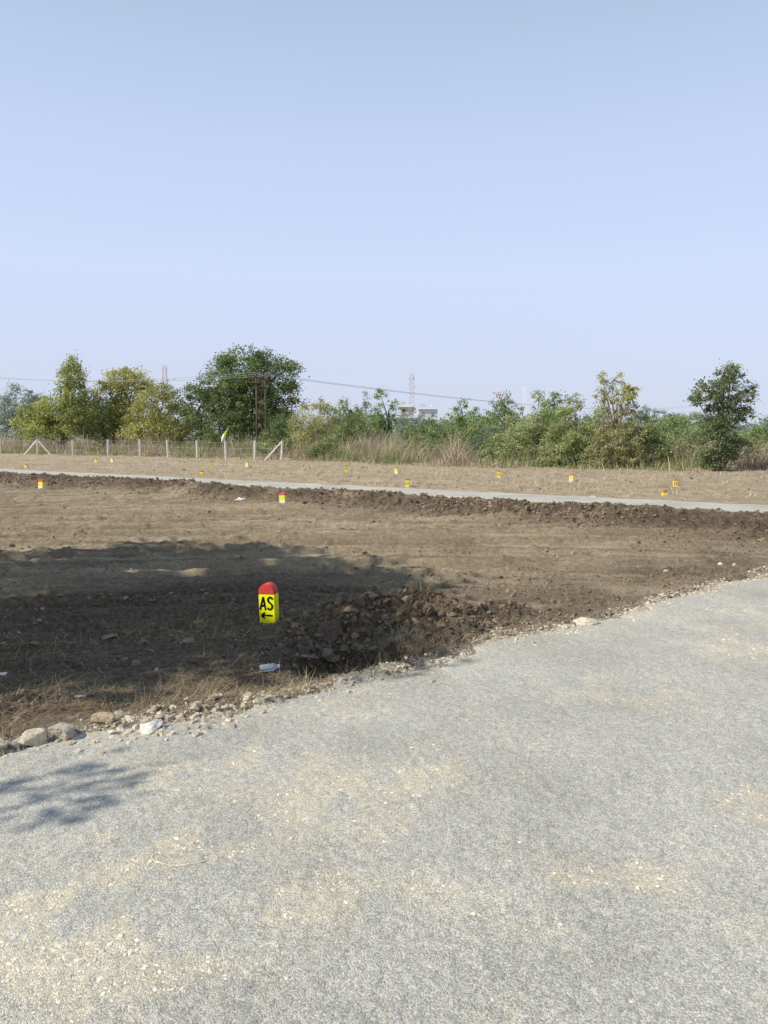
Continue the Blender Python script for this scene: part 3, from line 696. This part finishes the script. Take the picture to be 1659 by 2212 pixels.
# distant ones
sb = extr("body", arch_profile(.12, -.06, .20, 0), .08, m_yel2); sc_ = extr("cap", arch_profile(.122, .20, .25, .045), .082, m_red2)
sw = extr("foot", arch_profile(.124, -.06, .10, 0), .084, m_wht)
smark = stroke_mesh("lettering", [[(-.040,.07),(-.03,.16),(-.015,.07)], [(.01,.16),(.038,.15),(.02,.115),(.038,.07)]], .013, m_blk, -.0415)
for X, Y, hs, mk, wf in ((-2.38,18.2,1.25,0,1),(-10.2,23.0,1.4,0,1),(-16.0,34.6,.7,0,0),(-15.8,42.5,1.1,0,0),(-14.9,42.5,1.1,0,1),(-16.5,53.5,1.0,0,0),(-6.4,27.2,.7,1,0),(-7.9,35.6,1.1,1,0),
                     (-6.2,35.1,1.1,0,1),(-1.48,30.3,1.0,1,0),(.46,28.8,.9,0,1),(.65,21.5,.95,1,0),(3.86,26.0,1.0,1,0),(5.86,24.2,1.0,0,1),(8.45,22.4,.85,1,0),(6.66,18.3,.5,0,0)):
    e = new_obj("boundary_stone", None, label="small yellow boundary stone with red rounded top" + (" and white foot" if wf else " in bare soil"), category="boundary marker",
                group="painted plot boundary stones", loc=(X, Y, zat(X, Y)-.25*(1-min(hs, 1))))
    e.rotation_euler = (random.uniform(-.05, .05), random.uniform(-.05, .05), math.radians(random.uniform(-22, 5)))
    if hs > 1: e.scale = (hs, hs, hs)
    if wf: e.rotation_euler[2] = math.radians(-20)
    o = new_obj("body", sb, parent=e); new_obj("cap", sc_, parent=e)
    if mk: new_obj("lettering", smark, parent=e)
    if wf: new_obj("foot", sw, parent=e)

# ------------------------------------------------------------------ fence
def fl(t): return (-30+23.97*t, 60.6-14.9*t)
mb = MB(); mb.box((0, 0, .5), (.11, .11, 1.3)); pm = mb.mesh("fence_post", m_conc, bevel=.012)
for t_ in (.0016, .169, .316, .452, .567, .662, .756, .843, .926, 1.0):
    X, Y = fl(t_); z = zat(X, Y)
    brace = t_ in (.169, 1.0)
    if brace:
        e = new_obj("fence_post", None, label="whitewashed concrete fence post with slanting braces", category="fence post", group="concrete fence posts", loc=(X, Y, z))
        o = new_obj("post", pm, parent=e)
        for sgn in ((-1, 1) if t_ < 1 else (-1,)):
            b2 = MB(); b2.tube([(sgn*.9, -sgn*.5, -.05), (sgn*.07, -sgn*.03, 1.05)], .05, 4); new_obj("brace", b2.mesh("brace", m_conc), parent=e)
    else:
        o = new_obj("fence_post", pm, label="whitewashed concrete fence post in dry grass", category="fence post", group="concrete fence posts", loc=(X, Y, z))
    (e if brace else o).rotation_euler = (random.uniform(-.03, .03), random.uniform(-.04, .04), .5)
mb = MB()
for hz in (.35, .7, 1.05):
    for i in range(9):
        ts = (-.15, .169, .316, .452, .567, .662, .756, .843, .926, 1.0)
        a_, b_ = fl(ts[i]), fl(ts[i+1]); za = zat(*a_)+hz; zb = zat(*b_)+hz
        mb.tube([(a_[0], a_[1]-.08, za), ((a_[0]+b_[0])/2, (a_[1]+b_[1])/2-.08, (za+zb)/2-.03), (b_[0], b_[1]-.08, zb)], .005, 4, False)
new_obj("fence_wire", mb.mesh("fence_wire", m_wire), label="thin sagging strands of barbed fence wire", category="fence wire")

# flag
X, Y = fl(.835); Y -= .3; z = zat(X, Y)
e = new_obj("feather_flag", None, label="yellow and white feather flag on leaning bamboo pole", category="flag", loc=(X, Y, z))
mb = MB(); mb.tube([(0, 0, 0), (.08, 0, .9), (.28, 0, 1.6), (.46, 0, 2.05)], [.018, .015, .01, .006], 6); new_obj("pole", mb.mesh("pole", m_twig), parent=e)
bm = bmesh.new(); rows = []
for i in range(13):
    q = i/12; zz = 1.15+.9*q; xr = .16+.30*((zz-1.15)/.9)**1.1; wdt = .30*math.sin(math.pi*min(1, .12+q*.88))**.7*(1-.45*q)+.02
    rows.append([bm.verts.new((xr-wdt*j/4, .03*math.sin(j*1.5+q*5), zz-.10*j/4)) for j in range(5)])
for i in range(12):
    for j in range(4): bm.faces.new((rows[i][j], rows[i+1][j], rows[i+1][j+1], rows[i][j+1]))
me = bpy.data.meshes.new("cloth"); bm.to_mesh(me); bm.free()
m_flag, nt, b = mat_new("flag_cloth"); tc = N(nt, "ShaderNodeTexCoord"); sp = N(nt, "ShaderNodeSeparateXYZ"); L(nt, tc.outputs["Generated"], sp.inputs[0])
L(nt, ramp(nt, sp.outputs[2], [(.0, (.65, .66, .5)), (.35, (.75, .75, .6)), (.5, (.55, .60, .05)), (1, (.75, .62, .05))]), b.inputs["Base Color"]); b.inputs["Roughness"].default_value = .8
me.materials.append(m_flag); new_obj("cloth", me, parent=e)

# ------------------------------------------------------------------ double pole and power lines
X, Y = -8.98, 55.0; z = zat(X, Y)
e = new_obj("utility_pole", None, label="rusty double steel power pole with cross arms", category="utility pole", loc=(X, Y, z))
P2 = (.28, 2.3)
for q in ((0, 0), P2):
    mb = MB(); mb.tube([(q[0], q[1], -.3), (q[0], q[1], 5.9)], [.075, .055], 8); new_obj("pole", mb.mesh("pole", m_rust, True), parent=e)
mb = MB()
mb.box((.14, 1.15, 5.55), (.08, 3.4, .10), Matrix.Rotation(-.12, 3, 'Z')); mb.box((.14, 1.15, 4.95), (.08, 3.0, .08), Matrix.Rotation(-.12, 3, 'Z')); mb.box((0, -.12, 5.2), (1.0, .08, .08)); mb.box((.28, 2.42, 5.35), (1.0, .08, .08))
mb.tube([(0, 0, 4.95), P2+(3.9,)], .025, 4); mb.tube([P2+(4.95,), (0, 0, 3.9)], .025, 4)
new_obj("cross_arm", mb.mesh("cross_arm", m_rust), parent=e)
wires_at = [(-.05, -.45, 5.6), (.14, 1.15, 5.6), (.33, 2.75, 5.6)]
for q in wires_at:
    mb = MB(); mb.tube([(q[0], q[1], 5.6), (q[0], q[1], 5.66), (q[0], q[1], 5.72), (q[0], q[1], 5.78), (q[0], q[1], 5.84)], [.03, .07, .04, .065, .03], 8); new_obj("insulator", mb.mesh("insulator", m_por, True), parent=e)
for q in wires_at:
    for end, lbl in (((-46, 78, 8.1), "thin overhead power line above the trees"), ((62, 160, 7.4), "thin overhead power line above the scrub")):
        a_ = Vector((X+q[0], Y+q[1], z+5.86)); b_ = Vector(end)+Vector((0, (q[1]-1)*1.2, (q[1]-1)*.12))
        pts = []
        for i in range(25):
            u_ = i/24; p = a_.lerp(b_, u_); p.z -= 4*(.8 if end[0] < 0 else 1.3)*u_*(1-u_); pts.append(p)
        mb = MB(); mb.tube(pts, .009, 4, False)
        new_obj("power_line", mb.mesh("power_line", m_wire), label=lbl, category="power line", group="overhead power lines")

# ------------------------------------------------------------------ lattice towers
def tower(X, Y, h, wb, wt, mat, label, n=14, th=.10, ant=True):
    z = zat(X, Y); e = new_obj("lattice_tower", None, label=label, category="telecom tower", loc=(X, Y, z)); mb = MB()
    def cor(k, i):
        q = i/n; w_ = (wb+(wt-wb)*q)/2; return Vector((((-1, 1, 1, -1)[k])*w_, ((-1, -1, 1, 1)[k])*w_, h*q))
    for k in range(4):
        mb.tube([cor(k, 0), cor(k, n)], th, 4)
        for i in range(n):
            k2 = (k+1) % 4
            mb.tube([cor(k, i), cor(k2, i+1)], th*.5, 4, False); mb.tube([cor(k2, i), cor(k, i+1)], th*.5, 4, False); mb.tube([cor(k, i+1), cor(k2, i+1)], th*.5, 4, False)
    mb.tube([(0, 0, h), (0, 0, h*1.06)], th*.5, 4)
    new_obj("mast", mb.mesh("mast", mat), parent=e)
    if ant:
        for i, (dx, zz) in enumerate(((-1, .94), (1, .94), (-1, .82), (1, .80), (1, .68))):
            m2 = MB(); m2.box((dx*(wt/2+.30), -.3, h*zz), (.28, .25, 1.4)); new_obj("antenna", m2.mesh("antenna", mat, bevel=.05), parent=e)
tower(10.7, 305, 25.0, 3.0, 1.3, m_lat, "hazy lattice telecom tower rising beyond the trees")
tower(-84, 300, 28.0, 2.6, 1.2, m_lat, "pale lattice telecom tower behind the trees", th=.08)
tower(82, 455, 29, 3.4, 1.2, m_lat2, "faint hazy lattice tower on the horizon", ant=False, th=.07)

# ------------------------------------------------------------------ distant buildings
m_wallA = simple("hazed_cream_plaster", (.54, .51, .48), .9, .08, .3); m_wallB = simple("hazed_plaster", (.55, .57, .61), .9, .06, .3)
m_win = simple("hazed_window", (.28, .30, .34), .3, .1, 1); m_tank = simple("hazed_white_tank", (.64, .66, .70), .5, .03, 1)  # plaster, window and tank colours paled to imitate distance haze
def building(X, Y, w_, dpt, fl_, mat, label, tank=False, fh=3.7):
    z = zat(X, Y)-.3; h = fl_*fh; e = new_obj("apartment_building", None, label=label, category="building", loc=(X, Y, z))
    mb = MB(); mb.box((0, 0, h/2), (w_, dpt, h)); mb.box((-w_*.25, 0, h+.9), (w_*.3, dpt*.5, 1.8))
    new_obj("wall", mb.mesh("wall", mat), parent=e)
    for i in range(fl_+1):
        mb = MB(); mb.box((0, -dpt/2-.35, i*fh+.02 if i else .1), (w_+.4, .7, .16)); new_obj("balcony", mb.mesh("balcony", m_tank), parent=e)
    mb = MB(); mb.box((0, -dpt/2+.1, h+.55), (w_+.02, .15, .9)); new_obj("parapet", mb.mesh("parapet", m_tank), parent=e)
    nw = max(2, int(w_/2.4))
    for i in range(fl_):
        for j in range(nw):
            m2 = MB(); m2.box(((j+.5)/nw*w_-w_/2, -dpt/2-.02, i*fh+1.8), (1.1, .1, 1.3)); new_obj("window", m2.mesh("window", m_win), parent=e)
    if tank:
        m2 = MB(); m2.tube([(w_*.22, 0, h), (w_*.22, 0, h+1.0), (w_*.22, 0, h+1.3), (w_*.22, 0, h+1.4)], [.7, .7, .4, .2], 12); new_obj("water_tank", m2.mesh("water_tank", m_tank, True), parent=e)
building(7.6, 262, 4.5, 8, 3, m_wallA, "distant cream apartment block above the treetops")
building(15.8, 285, 7.0, 8, 3, m_wallB, "distant pale apartment block with white water tank", True)

# ------------------------------------------------------------------ rocks
def rock(X, Y, w_, flat, col, label, sink=.25, seed=0, name="rock", rz=None):
    rnd = random.Random(seed+int(X*1000)); bm = bmesh.new(); bmesh.ops.create_icosphere(bm, subdivisions=4, radius=1)
    pl = [(Vector([rnd.gauss(0, 1) for _ in range(3)]).normalized(), rnd.uniform(.50, .82)) for _ in range(15)]
    off_ = Vector((rnd.uniform(0, 50),)*3)
    rg = 2.2 if name == "earth_clod" else 1.0
    for v_ in bm.verts:
        for nn, dd_ in pl:
            t_ = v_.co.dot(nn)
            if t_ > dd_: v_.co -= nn*(t_-dd_)*.96
        v_.co *= 1+.10*rg*mn.noise(v_.co*2.2+off_)+.06*rg*mn.noise(v_.co*6+off_)+.03*rg*mn.noise(v_.co*15+off_)
        v_.co = Vector((v_.co.x*w_/1.5, v_.co.y*w_/1.5*.8, v_.co.z*w_/1.5*flat))
    me = bpy.data.meshes.new(name); bm.to_mesh(me); bm.free()
    for p in me.polygons: p.use_smooth = False
    me.materials.append(simple("stone_"+name, tuple(min(.8, q_*1.35) for q_ in col), .95, .3, 45, .006))
    o = new_obj(name, me, label=label, category="rock", group="stones along the road edge", loc=(X, Y, zat(X, Y)+w_/1.5*flat*(.55-sink)))
    o.rotation_euler = (rnd.uniform(-.2, .2), rnd.uniform(-.2, .2), rnd.uniform(0, 6) if rz is None else rz)
for a_ in ((-1.80,3.87,.12,.65,(.38,.32,.23),"rough tan stone at the road edge"), (-1.70,3.98,.15,.62,(.28,.245,.195),"brown grey block of stone at road edge"),
           (-1.555,4.18,.12,.7,(.26,.20,.135),"brown crumbly stone at the road edge"), (-1.275,4.06,.15,.55,(.45,.42,.37),"pale grey angular stone at the road edge"),
           (-1.43,4.2,.08,.5,(.40,.35,.26),"small cream stone at the road edge"), (-1.573,6.05,.10,.6,(.22,.18,.13),"small brown stone lying on soil"),
           (-2.266,6.24,.15,.3,(.22,.18,.14),"flat brown stone lying on soil"), (1.73,6.43,.22,.28,(.40,.345,.26),"flat cream slab stone at road edge"),
           (1.50,6.28,.11,.3,(.38,.33,.25),"flat cream stone at the road edge"), (4.275,9.73,.065,.7,(.5,.47,.42),"small white stone on the field"), (4.45,9.70,.05,.7,(.5,.47,.42),"small white stone on the field"),
           (3.41,9.26,.075,.5,(.42,.36,.27),"small cream stone on the field"), (-.85,4.6,.05,.6,(.30,.26,.19),"small grey stone on the spoil"), (-1.02,4.55,.045,.7,(.32,.28,.21),"small grey stone on the spoil"),
           (-2.66,5.26,.045,.6,(.55,.55,.52),"small white stone on the soil"), (.156,3.565,.030,.6,(.5,.45,.36),"small cream pebble on the road"), (.954,4.0,.030,.5,(.5,.45,.36),"small cream pebble on the road"),
           (-1.93,3.75,.07,.6,(.36,.30,.22),"tan stone at the road edge"), (-.70,4.32,.05,.6,(.33,.28,.20),"tan stone at the road edge"), (4.9,17.9,.18,.4,(.36,.31,.25),"cream stone beside the gravel lane")):
    rock(*a_)
for (X, Y, w_) in ((-.42, 6.02, .21), (-.62, 5.90, .12), (-.16, 5.98, .12), (-.72, 5.62, .09), (.35, 6.30, .13), (.72, 6.52, .11), (-.02, 6.42, .12)):
    rock(X, Y, w_, .75, (.088,.065,.045), "dark broken lump of earth beside the pit", .32, 3, "earth_clod")

# ------------------------------------------------------------------ litter
m_pet, nt, b = mat_new("clear_bluish_plastic"); b.inputs["Base Color"].default_value = (.62, .70, .85, 1); b.inputs["Roughness"].default_value = .12
b.inputs["Transmission Weight"].default_value = .7; b.inputs["IOR"].default_value = 1.25
e = new_obj("plastic_bottle", None, label="crushed clear plastic bottle lying on soil", category="bottle", loc=(-.80, 5.26, zat(-.80, 5.26)+.035))
e.rotation_euler = (0, math.radians(84), math.radians(8))
prof = [(.001, -.062), (.022, -.062), (.026, -.055), (.025, -.035), (.027, -.03), (.024, -.012), (.027, -.006), (.025, .015), (.026, .022), (.020, .040), (.011, .052), (.011, .058)]
mb = MB(); mb.tube([(0.002*math.sin(i*2), 0, q[1]) for i, q in enumerate(prof)], [q[0] for q in prof], 16); new_obj("body", mb.mesh("body", m_pet, True), parent=e)
mb = MB(); mb.tube([(0, 0, .0582), (0, 0, .072)], [.013, .0125], 16); new_obj("cap", mb.mesh("cap", m_wht), parent=e)
def crumple(name, X, Y, sx, sy, sz, mat, label, cat, seed):
    bm = bmesh.new(); bmesh.ops.create_icosphere(bm, subdivisions=4, radius=1)
    for v_ in bm.verts:
        nn = mn.noise(v_.co*1.6+Vector((seed,)*3)); n2_ = abs(mn.noise(v_.co*4+Vector((seed+5,)*3)))
        v_.co *= .8+.55*nn-.35*n2_; v_.co = Vector((v_.co.x*sx, v_.co.y*sy, max(v_.co.z, -.3)*sz))
    me = bpy.data.meshes.new(name); bm.to_mesh(me); bm.free(); me.materials.append(mat)
    new_obj(name, me, label=label, category=cat, loc=(X, Y, zat(X, Y)+sz*.25))
m_bag = simple("thin_white_plastic", (.72, .73, .76), .4, .08, 20)
crumple("plastic_bag", -3.55, 19.2, .15, .1, .08, m_bag, "crumpled white plastic bag on the spoil bank", "plastic bag", 3)
crumple("plastic_scrap", -1.92, 4.75, .04, .015, .01, m_bag, "small torn white plastic scrap on soil", "litter", 8)
mb = MB(); pts = []
for i in range(16):
    q = i/15; ph = 2.6+q*3.2; xx_ = -.80+.085*math.cos(ph)+.05*q; yy_ = 2.78+.05*math.sin(ph); pts.append((xx_, yy_, zat(xx_, yy_)+.014))
mb.tube(pts, [.003+.0015*math.sin(i*1.3) for i in range(16)], 6); new_obj("rope_piece", mb.mesh("rope_piece", simple("jute", (.6, .53, .40), .9, .15, 60)), label="short curled piece of pale rope on gravel", category="rope")

# small green weeds
for (X, Y, hh) in ((-2.55, 6.75, .07), (-.62, 6.45, .10), (-.72, 6.35, .07), (-1.65, 7.7, .05)):
    n = 45; a_ = R.normal(0, .02, n); b_ = R.normal(0, .015, n); w = R.uniform(.6, 1.3, n)
    v, f, c = blades(a_, b_, 0*a_-.01, R.uniform(.4, 1.1, n)*hh, R.uniform(.004, .009, n), R.uniform(.2, 1.4, n), R.uniform(0, 6.28, n), np.stack([.13*w, .21*w, .08*w], 1))
    me = np_mesh("weed", v, f, m_grass, False, c)
    new_obj("weed", me, label="small green weed sprouting from bare soil", category="weed", group="small weeds on the soil", loc=(X, Y, zat(X, Y)))

# ------------------------------------------------------------------ light
sun = bpy.data.lights.new("sun", 'SUN'); sun.energy = 5.0; sun.angle = math.radians(.53); sun.color = (1, .95, .84)
so = new_obj("sun", sun); so.rotation_euler = (-to_sun).to_track_quat('-Z', 'Y').to_euler(); so.location = (0, 0, 50)
w = bpy.data.worlds.new("World"); scene.world = w; w.use_nodes = True; nt = w.node_tree
sky = nt.nodes.new("ShaderNodeTexSky"); sky.sky_type = 'NISHITA'; sky.sun_disc = False; sky.sun_elevation = EL; sky.sun_rotation = math.atan2(az.x, az.y)
sky.air_density = 1.0; sky.dust_density = 1.0; sky.ozone_density = 1.5; sky.altitude = 300
# pale dry-season haze veil over the clear sky
tc = nt.nodes.new("ShaderNodeTexCoord"); sp = nt.nodes.new("ShaderNodeSeparateXYZ"); nt.links.new(tc.outputs["Generated"], sp.inputs[0])
hz = ramp(nt, sp.outputs[2], [(0.0, (.64, .69, .87)), (.10, (.68, .75, .96)), (.20, (.68, .79, 1.04)), (.34, (.60, .73, .97)), (.52, (.42, .58, .76)), (.75, (.25, .36, .55))])
sc5 = nt.nodes.new("ShaderNodeVectorMath"); sc5.operation = 'SCALE'; sc5.inputs[3].default_value = 1/.12; nt.links.new(hz, sc5.inputs[0])
mixed = mixc(nt, .86, sky.outputs[0], sc5.outputs[0])
bg = nt.nodes["Background"]; bg.inputs[1].default_value = .12; nt.links.new(mixed, bg.inputs[0])

cam = bpy.data.cameras.new("camera"); cam.sensor_fit = 'HORIZONTAL'; cam.sensor_width = 36; cam.lens = 36.26; cam.clip_end = 8000; cam.clip_start = .05
co = new_obj("camera", cam, loc=(0, 0, 1.6)); co.rotation_euler = (math.radians(90-5.67), 0, 0); scene.camera = co
